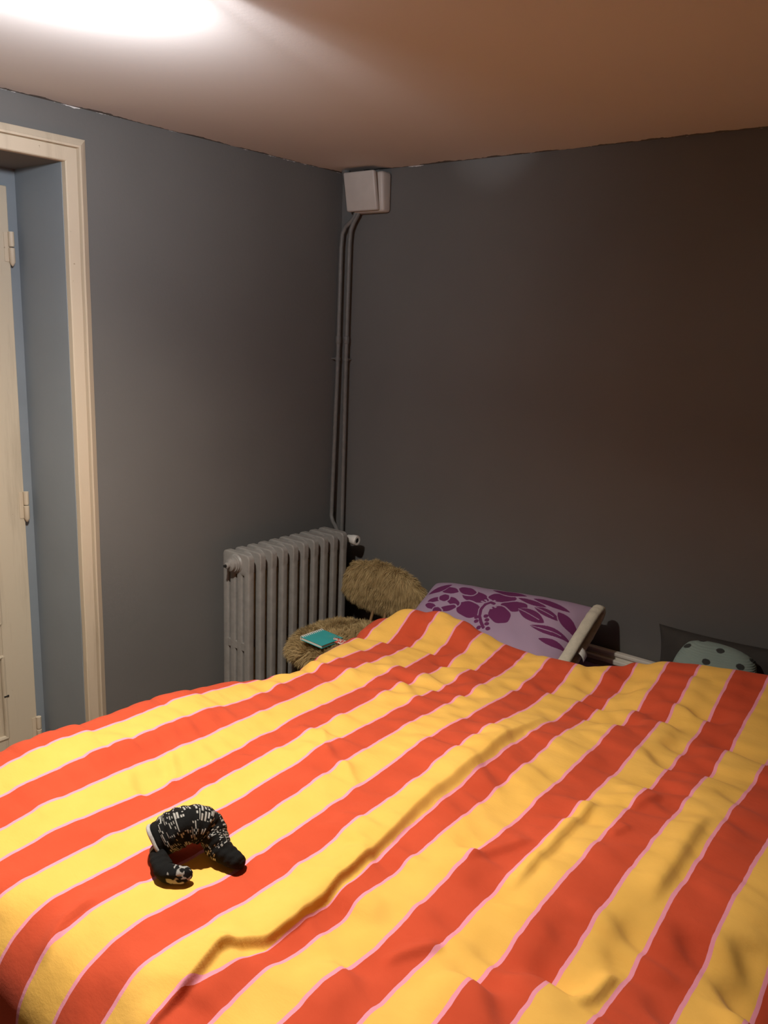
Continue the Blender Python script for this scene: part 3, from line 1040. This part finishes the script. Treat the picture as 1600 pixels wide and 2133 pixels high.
# ------------------------------------------------------------------ striped duvet
# heights (mm) of the cloth along each pink stripe, measured from the head wall: "distance:height"
TRACE = {
    1: '1964:654 1938:662 1882:670 1820:671 1763:666 1689:655 1661:656 1632:651 1599:653 1539:654 1464:654 1418:651 1350:639 1306:632 1283:630 1189:614 1130:605 1058:600 1004:599 938:606 653:597 646:615 618:630',
    2: '2011:639 1955:647 1897:652 1837:656 1773:660 1707:658 1637:653 1579:654 1525:653 1486:646 1466:646 1447:650 1408:643 1361:632 1348:634 1332:625 1312:629 1290:624 1253:628 1205:619 1176:631 1126:622 1090:626 1054:628 1011:621 984:641 939:631 917:635 864:627 822:627 748:616 704:623 634:607 625:623 604:621 599:638 575:647 559:663 539:682 509:695',
    3: '2058:622 2005:627 1950:635 1892:632 1832:633 1769:633 1702:630 1653:627 1617:625 1595:629 1558:626 1499:624 1439:627 1371:628 1353:625 1331:630 1291:623 1244:625 1186:623 1137:623 1075:626 1021:622 989:629 961:641 898:631 880:634 826:623 777:626 738:620 660:625 619:613 600:636 572:630 553:654 519:680 478:703',
    4: '2104:614 2071:619 2033:621 2009:626 1958:626 1901:622 1842:620 1799:618 1747:604 1717:605 1697:608 1679:602 1651:608 1630:608 1586:607 1528:610 1477:612 1435:618 1385:619 1358:615 1323:621 1291:625 1249:626 1201:625 1136:621 1079:622 1036:622 1014:625 997:619 958:626 936:634 889:631 842:641 765:615 720:618 667:623 611:611 585:631 550:632 531:659 497:685 460:693',
    5: '2150:609 2114:617 2078:617 2040:618 2001:618 1961:618 1919:622 1876:617 1831:616 1796:614 1748:612 1701:612 1666:622 1594:624 1518:625 1453:628 1394:623 1350:627 1324:641 1277:630 1244:628 1211:636 1145:628 1083:628 1002:640 961:630 939:646 866:618 824:634 746:618 664:607 646:628 618:632 561:633 542:657 525:669 484:675',
    6: '2200:543 2192:563 2175:580 2156:598 2133:611 2099:620 2066:619 2025:617 1989:618 1962:617 1923:618 1889:619 1737:622 1706:618 1672:617 1636:617 1585:623 1523:626 1475:628 1417:633 1391:642 1374:645 1351:635 1325:641 1268:633 1215:635 1165:632 1113:631 1081:634 1015:631 976:643 922:631 898:634 854:617 784:620 732:635 692:634 648:619 606:628 564:638 520:651 483:659',
    7: '2219:490 2214:509 2199:540 2187:563 2171:584 2152:601 2129:613 2100:620 2071:628 2047:631 2022:629 1985:627 1929:618 1759:613 1723:616 1675:616 1632:617 1595:621 1553:622 1514:629 1470:636 1423:632 1398:645 1371:636 1321:640 1274:636 1226:639 1175:640 1129:647 1080:641 1012:635 972:638 954:640 923:631 887:641 829:626 784:641 709:631 638:631 579:635 528:650 491:660',
    8: '2195:530 2185:554 2175:571 2161:587 2138:600 2108:612 2082:623 2062:624 2048:630 2018:629 1987:623 1949:621 1916:618 1896:621 1878:610 1852:608 1809:609 1787:613 1764:619 1731:614 1690:619 1662:616 1626:619 1588:621 1565:619 1526:627 1473:627 1453:638 1427:630 1392:632 1356:635 1337:637 1281:641 1232:648 1182:655 1118:649 1051:648 1005:648 974:637 919:639 842:638 775:634 733:635 697:625 655:640 611:640 567:652 530:669 507:674',
    9: '2166:567 2152:583 2134:602 2115:615 2092:625 2077:627 2048:625 2018:625 1987:620 1955:618 1922:625 1902:621 1882:620 1864:614 1828:616 1784:615 1751:613 1724:624 1697:618 1654:617 1617:621 1587:634 1549:637 1491:632 1449:632 1396:630 1351:638 1299:637 1240:651 1184:657 1102:657 1015:658 953:647 875:636 807:632 744:632 687:639 639:625 587:639 535:657 514:675',
    10: '2143:608 2106:614 2059:626 2044:630 2022:631 2001:632 1983:639 1945:618 1911:610 1888:616 1865:621 1816:625 1780:623 1744:625 1717:629 1682:624 1638:629 1560:618 1511:620 1452:623 1389:630 1352:636 1304:634 1244:643 1202:648 1136:644 1062:652 988:645 891:643 791:625 726:631 674:637 618:631 561:631 514:647 482:660 484:689 452:683',
    11: '2078:603 2039:607 2009:615 1983:620 1961:627 1945:625 1922:613 1890:607 1869:601 1833:607 1801:598 1768:595 1748:604 1721:622 1707:626 1671:620 1641:614 1599:612 1560:625 1522:617 1480:621 1445:628 1395:627 1332:624 1261:624 1186:625 1131:637 1097:642 1059:633 991:638 942:651 880:646 807:638 770:635 722:623 694:637 634:621 556:643 520:639 498:654 461:650 459:677 407:692',
    12: '2011:612 1979:617 1941:624 1913:628 1886:623 1830:601 1807:603 1774:599 1754:605 1726:604 1694:610 1661:620 1630:614 1591:618 1575:621 1526:631 1482:633 1435:619 1378:619 1334:624 1307:616 1270:616 1232:619 1183:630 1130:628 1075:626 1032:634 993:637 940:642 883:639 828:652 783:658 698:631 653:651 597:635 570:662 538:678 485:687 444:708 400:723',
    13: '1930:612 1904:614 1867:607 1836:609 1803:610 1783:614 1765:610 1741:612 1711:608 1674:613 1650:605 1619:614 1579:618 1527:617 1496:623 1435:624 1361:627 1304:632 1276:630 1249:636 1207:626 1178:630 1162:641 1116:627 1052:631 999:636 934:631 885:641 1046:633 963:630 913:636 841:650 778:652 731:662 690:666 631:647 608:659 578:681 538:674 508:701 455:720 389:739',
    14: '1855:617 1829:624 1803:628 1782:634 1768:635 1717:602 1698:608 1657:595 1625:599 1610:615 1584:614 1551:627 1501:631 1467:630 1433:634 1398:640 1366:639 1296:647 1230:642 1163:647 1130:647 1088:639 1064:652 1022:652 965:633 897:639 829:630 799:640 957:631 897:639 828:626 789:636 744:631 695:646 650:650 608:665 553:652 515:685 461:711 416:732 376:746',
    15: '1762:607 1729:614 1690:624 1672:617 1619:583 1590:595 1545:603 1509:615 1462:632 1419:631 1383:639 1387:632 1331:640 1260:646 1196:647 1128:651 1038:643 1003:654 932:655 881:655 812:635 751:645 727:657 923:653 862:650 812:635 756:657 728:659 660:639 618:660 561:676 533:687 462:704 401:727 362:747',
    16: '1686:610 1625:597 1594:590 1555:591 1512:584 1484:601 1448:590 1420:610 1387:621 1340:627 1298:634 1311:636 1225:641 1125:647 1048:652 963:653 896:643 819:643 733:654 796:636 731:649 663:644',
    17: '1547:567 1503:572 1444:575 1392:573 1380:593 1355:615 1303:624 1249:638 1224:633 1146:637 1052:641 1014:638',
    18: '1419:531 1397:546 1354:551 1340:584',
}
def lx_of(k):
    return 1.295 + 0.0905 * (k - 7) if k <= 10 else 1.632 + 0.0915 * (k - 11)
LX = np.array([lx_of(k) for k in range(1, 19)])
SX, SY, SZ = [], [], []
for k, s in TRACE.items():
    for tk in s.split():
        a, b2 = tk.split(':')
        SX.append(lx_of(k)); SY.append(-int(a) / 1000); SZ.append(int(b2) / 1000)
SX, SY, SZ = map(np.array, (SX, SY, SZ))
DXL, DXR, DYF, DZ0 = 0.715, 2.255, -2.090, 0.622
RS, RF = 0.075, 0.130
def roll(s):
    """fabric coordinate beyond an edge -> (outward offset, drop)"""
    return s
def foot_drop(y):
    t = np.clip((DYF - y) / RF, 0, 0.999)
    return RF * (1 - np.sqrt(1 - t * t))
res = SZ - (DZ0 - foot_drop(SY))
okm = (SY > -2.19)
KX, KY, KR = SX[okm], SY[okm], res[okm]
def kreg(x, y, sx, sy, val, eps):
    out = np.empty_like(x)
    for i in range(0, len(x), 4000):
        dx = (x[i:i + 4000, None] - KX[None]) / sx
        dy = (y[i:i + 4000, None] - KY[None]) / sy
        wgt = np.exp(-0.5 * (dx * dx + dy * dy))
        out[i:i + 4000] = (wgt @ val) / (wgt.sum(1) + eps)
    return out
R1 = KR - kreg(KX, KY, 0.11, 0.10, KR, 0.05)
def relief(x, y):
    a = kreg(x, y, 0.11, 0.10, KR, 0.05)
    b2 = kreg(x, y, 0.030, 0.0135, R1, 0.05)
    return a + b2
RIDGES = [   # polyline, height, width uphill, width downhill
    ([(1.575, -2.17), (1.569, -2.10), (1.564, -2.057), (1.548, -1.990), (1.556, -1.963), (1.583, -1.908), (1.586, -1.845), (1.583, -1.774), (1.573, -1.691), (1.566, -1.605), (1.558, -1.547), (1.541, -1.428), (1.538, -1.311), (1.543, -1.175), (1.535, -1.0), (1.542, -0.884), (1.547, -0.74)], 0.022, 0.055, 0.0060),
    ([(1.837, -1.511), (1.835, -1.413), (1.838, -1.358), (1.833, -1.272), (1.838, -1.213), (1.835, -1.159), (1.833, -1.104)], 0.016, 0.022, 0.010),
    ([(2.054, -1.371), (2.057, -1.304), (2.058, -1.243), (2.055, -1.151), (2.053, -1.024)], 0.014, 0.035, 0.014),
    ([(2.049, -1.663), (2.066, -1.628), (2.069, -1.576), (2.075, -1.541)], 0.014, 0.018, 0.009),
    ([(1.308, -2.175), (1.291, -2.144), (1.277, -2.108), (1.277, -2.065), (1.284, -2.045)], 0.010, 0.020, 0.006),
    ([(1.367, -2.276), (1.357, -2.252), (1.354, -2.228)], 0.008, 0.015, 0.006),
    ([(1.762, -1.803), (1.778, -1.77), (1.796, -1.738), (1.817, -1.701)], 0.012, 0.022, 0.010),
    ([(1.716, -1.5), (1.736, -1.456), (1.766, -1.39), (1.791, -1.333)], 0.012, 0.025, 0.012),
    ([(1.918, -1.229), (1.939, -1.176)], 0.008, 0.018, 0.010),
    ([(1.909, -1.105), (1.932, -1.051), (1.945, -1.012)], 0.008, 0.018, 0.010),
    ([(1.123, -1.278), (1.19, -1.34), (1.268, -1.398)], 0.008, 0.012, 0.010),
    ([(0.926, -1.62), (1.007, -1.67), (1.042, -1.711)], 0.008, 0.012, 0.010),
    ([(1.29, -1.378), (1.347, -1.416), (1.387, -1.436)], 0.007, 0.012, 0.010),
]
def ridge_field(x, y):
    out = np.zeros_like(x)
    for pts, amp, wl, wr in RIDGES:
        P = np.array(pts)
        best = np.full(x.shape, 9.0); sgn = np.zeros_like(x); al = np.zeros_like(x)
        seg = np.linalg.norm(np.diff(P, axis=0), axis=1); tot = seg.sum(); acc = 0
        sel = (x > P[:, 0].min() - 0.2) & (x < P[:, 0].max() + 0.2) & (y > P[:, 1].min() - 0.2) & (y < P[:, 1].max() + 0.2)
        xs, ys = x[sel], y[sel]
        bs_, ss, aa = np.full(xs.shape, 9.0), np.zeros_like(xs), np.zeros_like(xs)
        for (a, b2, L) in zip(P[:-1], P[1:], seg):
            d_ = (b2 - a) / L
            t = np.clip((xs - a[0]) * d_[0] + (ys - a[1]) * d_[1], 0, L)
            ex_, ey_ = xs - a[0] - t * d_[0], ys - a[1] - t * d_[1]
            ds = np.hypot(ex_, ey_)
            up = ds < bs_
            bs_ = np.where(up, ds, bs_)
            ss = np.where(up, ex_ * d_[1] - ey_ * d_[0], ss)     # + on the right of a path towards the head
            aa = np.where(up, (acc + t) / tot, aa)
            acc += L
        wd = np.where(ss > 0, wr, wl)
        fade = np.clip(np.minimum(aa, 1 - aa) / 0.18, 0.0, 1)
        if len(pts) > 12:
            fade = np.clip(np.minimum(aa / 0.06, (1 - aa) / 0.18), 0, 1) * np.interp(aa, [0, 0.1, 0.35, 0.55, 0.8, 1], [0.7, 1.0, 1.0, 1.0, 0.95, 0.7])
            wd = wd * np.where(ss > 0, np.interp(aa, [0.35, 0.6], [1.0, 2.6]), 1.0)
        out[sel] += amp * fade * np.exp(-(bs_ / wd) ** 2)
    return out

EDX = np.array([0.60, 0.752, 0.842, 0.933, 1.023, 1.114, 1.204, 1.295, 1.385, 1.476, 1.567, 1.632, 1.723, 1.815, 1.906, 1.998, 2.20, 2.35])
EDY = np.array([-0.56, -0.53, -0.505, -0.48, -0.465, -0.475, -0.48, -0.49, -0.505, -0.50, -0.45, -0.41, -0.395, -0.385, -0.375, -0.36, -0.36, -0.38])

FS = 0.0062
s_ax = np.concatenate([np.arange(DXL - 0.46, 1.525, FS), np.arange(1.525, 1.645, 0.0018), np.arange(1.645, DXR + 0.46, FS)])
t_n = 300
foot_len = 0.52
S, T = np.meshgrid(s_ax, np.linspace(0, 1, t_n), indexing='ij')
YE = np.interp(S, EDX, EDY)
YB = DYF - foot_len
Tw = T
YY = YB + (YE - YB) * Tw
# roll over the three hanging edges
DXLY = np.interp(YY, [-2.2, -1.5, -1.27, -1.0, -0.85, -0.6, -0.45], [0.715, 0.715, 0.735, 0.800, 0.790, 0.745, 0.730])
dxo = np.where(S < DXLY, S - DXLY, np.where(S > DXR, S - DXR, 0.0))
dyo = np.where(YY < DYF, YY - DYF, 0.0)
L_ = np.hypot(dxo, dyo) + 1e-12
nx_, ny_ = dxo / L_, dyo / L_
Rr = RS * nx_ ** 2 + RF * ny_ ** 2 + 1e-9
ang = np.minimum(L_ / Rr, math.pi / 2)
off = Rr * np.sin(ang)
drop = Rr * (1 - np.cos(ang)) + np.maximum(L_ - Rr * math.pi / 2, 0)
hang = np.maximum(L_ - Rr * math.pi / 2, 0)
GX = np.clip(S, DXLY, DXR) + nx_ * off
GY = np.maximum(YY, DYF) + ny_ * off
# folds in the hanging skirt
alongc = np.where(np.abs(nx_) > np.abs(ny_), GY, GX)
rip = np.sin(alongc * 17 + 0.8 * np.sin(alongc * 7)) + 0.5 * np.sin(alongc * 41 + 1.0)
sk = sstep(0.0, 0.25, hang) * 0.018
lefts = sstep(0.0, 0.10, -np.minimum(S - DXL, 0)) * (S < DXL)
GX = GX + nx_ * (sk * rip + hang * 0.06)
GY = GY + ny_ * (sk * rip + hang * 0.06)
fx, fy = GX.ravel(), GY.ravel()
fade = np.exp(-(hang / 0.06) ** 2).ravel()
rl = relief(np.clip(fx, 0.73, 2.29), np.clip(fy, -2.19, 0)) * fade
rg = ridge_field(fx, fy) * np.exp(-(hang / 0.05) ** 2).ravel()
# soft crumple everywhere
rng = np.random.RandomState(4)
cr = np.zeros_like(fx)
for _ in range(26):
    th = rng.uniform(0, math.pi); fq = rng.uniform(10, 55)
    cr += np.sin((fx * math.cos(th) + fy * math.sin(th)) * fq + rng.uniform(0, 6.3)) / fq * rng.uniform(0.3, 1.0)
cr *= 0.010
GZ = DZ0 - drop.ravel() + rl + rg + cr * fade
low = 0.06
GZ = np.maximum(GZ, low)
V_main = np.stack([fx, fy, GZ], 1).reshape(len(s_ax), t_n, 3)
# thick rolled edge at the head end, turning back underneath
rows = []
th_ = 0.026
tangent = V_main[:, -1] - V_main[:, -4]
tangent /= np.linalg.norm(tangent, axis=1)[:, None]
side = np.gradient(V_main[:, -1], axis=0)
nrm = np.cross(side, tangent); nrm /= np.linalg.norm(nrm, axis=1)[:, None] + 1e-9
nrm *= np.sign(nrm[:, 2:3] + 1e-6) * np.where(np.abs(nrm[:, 2:3]) > 0.3, 1, 1)
k_ = np.array([5.0] * 9) / 45
for j in range(3):
    c0 = np.pad(nrm, ((4, 4), (0, 0)), 'edge')
    nrm = np.stack([np.convolve(c0[:, i], np.ones(9) / 9, 'valid') for i in range(3)], 1)
nrm /= np.linalg.norm(nrm, axis=1)[:, None]
for a in np.linspace(0, math.pi, 13)[1:]:
    rows.append(V_main[:, -1] + tangent * th_ * math.sin(a) - nrm * th_ * (1 - math.cos(a)))
for d_ in np.linspace(0.01, 0.16, 8):
    rows.append(rows[11] - tangent * d_ - nrm * 0.10 * d_)
V_all = np.concatenate([V_main, np.stack(rows, 1)], 1)
nT = V_all.shape[1]
KU = np.where(S <= lx_of(10), 7 + (S - 1.295) / 0.0905, np.where(S >= lx_of(11), 11 + (S - 1.632) / 0.0915, 10 + (S - lx_of(10)) / (lx_of(11) - lx_of(10))))
# cloth gathered in the long fold: the yellow stripe runs over the crest before it turns under
gat = np.interp(YY, [-2.08, -1.93, -1.75, -1.6, -1.45], [0.0, 0.044, 0.044, 0.022, 0.0])
KU = KU - gat / 0.0905 * np.exp(-((S - 1.584) / 0.022) ** 2)
KU = np.concatenate([KU, np.repeat(KU[:, -1:], nT - t_n, 1)], 1)

q = NT('striped_cotton')
at = q.n('ShaderNodeAttribute', attribute_name='stripe')
kf = at.outputs['Fac']
geo = q.n('ShaderNodeNewGeometry')
pos = geo.outputs['Position']
wob = q.math('MULTIPLY_ADD', q.noise(14, 3, 0.5, pos), 0.10, -0.05)
ks = q.math('ADD', kf, wob)
md = q.math('FLOORED_MODULO', ks, 2.0)
isy = q.math('GREATER_THAN', md, 1.0)
fr_ = q.math('ABSOLUTE', q.math('SUBTRACT', ks, q.math('ROUND', ks)))
pk = q.math('LESS_THAN', fr_, 0.043)
n1 = q.noise(7, 4, 0.55, pos)
yel = q.mix(q.ramp(n1, 0.3, 0.7), (0.86, 0.49, 0.100, 1), (0.92, 0.535, 0.120, 1))
red = q.mix(q.ramp(n1, 0.3, 0.7), (0.56, 0.074, 0.030, 1), (0.63, 0.088, 0.037, 1))
c = q.mix(isy, red, yel)
c = q.mix(pk, c, (0.86, 0.33, 0.44, 1))
q.base(c)
q.rough(0.92)
q.spec(0.15)
q.b.inputs['Sheen Weight'].default_value = 0.06
mp = q.n('ShaderNodeMapping'); mp.inputs['Scale'].default_value = (1.0, 2.2, 1.0)
q.l(pos, mp.inputs[0])
hgt = q.math('ADD', q.math('MULTIPLY', q.noise(28, 5, 0.6, mp.outputs[0]), 1.0), q.math('MULTIPLY', q.noise(700, 1, 0.5, pos), 0.10))
q.bump(hgt, 0.28, 0.005)
M['duvet'] = q.mat
duvet = np_mesh('duvet', V_all.reshape(-1, 3), grid_faces(len(s_ax), nT), M['duvet'])
at_ = duvet.data.attributes.new('stripe', 'FLOAT', 'POINT')
at_.data.foreach_set('value', KU.ravel().astype(np.float32))
tag(duvet, 'rumpled duvet with wide red and yellow stripes edged in pink, spread over the bed', 'duvet')

def duvet_z(x, y):
    a = np.array([float(x)]); b2 = np.array([float(y)])
    return float(DZ0 + relief(a, b2)[0] + ridge_field(a, b2)[0])

# ------------------------------------------------------------------ socks on the duvet
def sock_mesh(path, radii, flats, nl, nr_, seed, cuff, mark):
    P = [Vector(p) for p in path]
    # Catmull-Rom resample
    def cr_(i, t, arr):
        p0, p1, p2, p3 = arr[max(i - 1, 0)], arr[i], arr[min(i + 1, len(arr) - 1)], arr[min(i + 2, len(arr) - 1)]
        return 0.5 * ((2 * p1) + (p2 - p0) * t + (2 * p0 - 5 * p1 + 4 * p2 - p3) * t * t + (3 * p1 - p0 - 3 * p2 + p3) * t ** 3)
    pts, rs, fl = [], [], []
    for i in range(nl):
        f = i / (nl - 1) * (len(P) - 1)
        k = min(int(f), len(P) - 2)
        pts.append(cr_(k, f - k, P)); rs.append(cr_(k, f - k, radii)); fl.append(cr_(k, f - k, flats))
    rows, cols_ = [], []
    prev = None
    rnd = np.random.RandomState(seed)
    cells = rnd.rand(400, 60)
    blobs = rnd.rand(60, 24)
    acc = 0.0
    for i in range(nl):
        t = (pts[min(i + 1, nl - 1)] - pts[max(i - 1, 0)]).normalized()
        if i:
            acc += (pts[i] - pts[i - 1]).length
        s = t.cross(Vector((0, 0, 1))) if prev is None else prev - t * prev.dot(t)
        s.normalize(); prev = s
        b2 = t.cross(s)
        for k in range(nr_):
            a = 2 * math.pi * k / nr_
            wv = 1 + 0.13 * noise.noise(Vector((math.cos(a) * 1.3, math.sin(a) * 1.3 + acc * 34, seed))) + 0.05 * math.sin(a * 3 + acc * 60) + 0.025 * math.sin(acc * 420 + 2 * math.sin(a))
            rows.append(pts[i] + (s * math.cos(a) + b2 * math.sin(a) * fl[i]) * rs[i] * wv)
            cols_.append(mark(acc, a / (2 * math.pi), cells, blobs))
    fs = [(i * nr_ + k, i * nr_ + (k + 1) % nr_, (i + 1) * nr_ + (k + 1) % nr_, (i + 1) * nr_ + k) for i in range(nl - 1) for k in range(nr_)]
    rows.append(pts[-1] + (pts[-1] - pts[-2]).normalized() * rs[-1] * 0.25)
    cols_.append((0.01, 0.01, 0.01))
    for k in range(nr_):
        fs.append(((nl - 1) * nr_ + k, (nl - 1) * nr_ + (k + 1) % nr_, len(rows) - 1))
    return rows, fs, np.array(cols_)
BLK = (0.006, 0.006, 0.006)
WHT = (0.40, 0.385, 0.36)
def knit_marks(acc, a, cells, blobs):
    i, j = int(a * 84), int(acc / 0.0017)
    bi, bj = int(acc / 0.013), int(a * 18)
    if acc < 0.018 or acc > 0.172:
        return BLK
    # short upright knit strokes gathered into broken, letter-like clusters
    if blobs[bi % 60, bj % 24] > 0.24 and cells[j % 400, (i // 2) % 60] > 0.45 and (j % 2 == 0):
        return WHT
    return BLK
M['knit'] = print_mat('black_and_white_knit', 0.95, 260, 0.6, 0.0015)
zb = duvet_z(1.28, -1.85)
sock = thing('sock', 'black sock with white knitted marks, arched over on the duvet', 'sock', (1.29, -1.84, zb))
path = [(1.246, -1.892, zb + 0.036), (1.256, -1.876, zb + 0.046), (1.272, -1.850, zb + 0.062), (1.286, -1.824, zb + 0.064), (1.303, -1.806, zb + 0.050), (1.335, -1.808, zb + 0.032), (1.366, -1.806, zb + 0.023), (1.392, -1.803, zb + 0.018), (1.400, -1.802, zb + 0.017)]
rad_ = [0.036, 0.039, 0.042, 0.042, 0.036, 0.027, 0.0222, 0.0185, 0.009]
path = [(x, y, z - zb + duvet_z(x, y)) for x, y, z in path]
vs, fs, cc = sock_mesh(path, rad_, [0.95, 0.95, 0.9, 0.85, 0.9, 0.95, 0.85, 0.8, 0.8], 260, 180, 3, True, knit_marks)
body = mesh_obj('sock_body', vs, fs, M['knit'])
set_col(body, cc)
sm = body.modifiers.new('thick', 'SOLIDIFY'); sm.thickness = 0.0022; sm.offset = -1
under(sock, body)
# pale welt round the cuff
nrw = 180
loop = [Vector(vs[k]) for k in range(nrw)]
mb = MB()
mb.tube([tuple(v) for v in loop[::3]] + [tuple(loop[0])], 0.0042, 8, cap=False)
M['welt'] = plain('pale_grey_rib', (0.42, 0.41, 0.40, 1), 0.95, 0.15, 200, 0.4, 0.001)
wl = mb.build('cuff_welt', M['welt'], None, smooth=True)
wl['label'] = 'pale grey cuff edge'
under(sock, wl)

zc = duvet_z(1.32, -1.92)
sock2 = thing('sock', 'plain black sock with a white patterned toe, tucked under the arched sock', 'sock', (1.32, -1.91, zc))
def toe_marks(acc, a, cells, blobs):
    if acc < 0.012:
        return WHT if acc > 0.004 else BLK
    if acc > 0.082:
        # pale toe with dark spots on its upper side
        if noise.noise(Vector((acc * 150, a * 9, 2.3))) > 0.06:
            return BLK
        for (p, q_, rp, rq) in ((0.105, 0.80, 0.004, 0.05), (0.108, 0.66, 0.005, 0.03), (0.117, 0.74, 0.004, 0.04), (0.103, 0.56, 0.005, 0.04), (0.113, 0.90, 0.005, 0.04), (0.119, 0.6, 0.004, 0.05), (0.102, 0.95, 0.004, 0.03), (0.110, 0.46, 0.005, 0.04)):
            if ((acc - p) / rp) ** 2 + ((a - q_) / rq) ** 2 < 1:
                return BLK
        return (0.30, 0.29, 0.27)
    return BLK
path2 = [(1.256, -1.896, zc + 0.024), (1.272, -1.906, zc + 0.022), (1.294, -1.918, zc + 0.020), (1.318, -1.926, zc + 0.018), (1.342, -1.916, zc + 0.018), (1.354, -1.902, zc + 0.017), (1.358, -1.894, zc + 0.016)]
path2 = [(x, y, z - zc + 0.003 + duvet_z(x, y)) for x, y, z in path2]
vs, fs, cc = sock_mesh(path2, [0.016, 0.017, 0.0185, 0.0195, 0.0175, 0.0145, 0.006], [1, 1, 0.9, 0.85, 0.85, 0.85, 0.85], 120, 72, 9, False, toe_marks)
b2_ = mesh_obj('sock_body', vs, fs, M['knit'])
set_col(b2_, cc)
under(sock2, b2_)
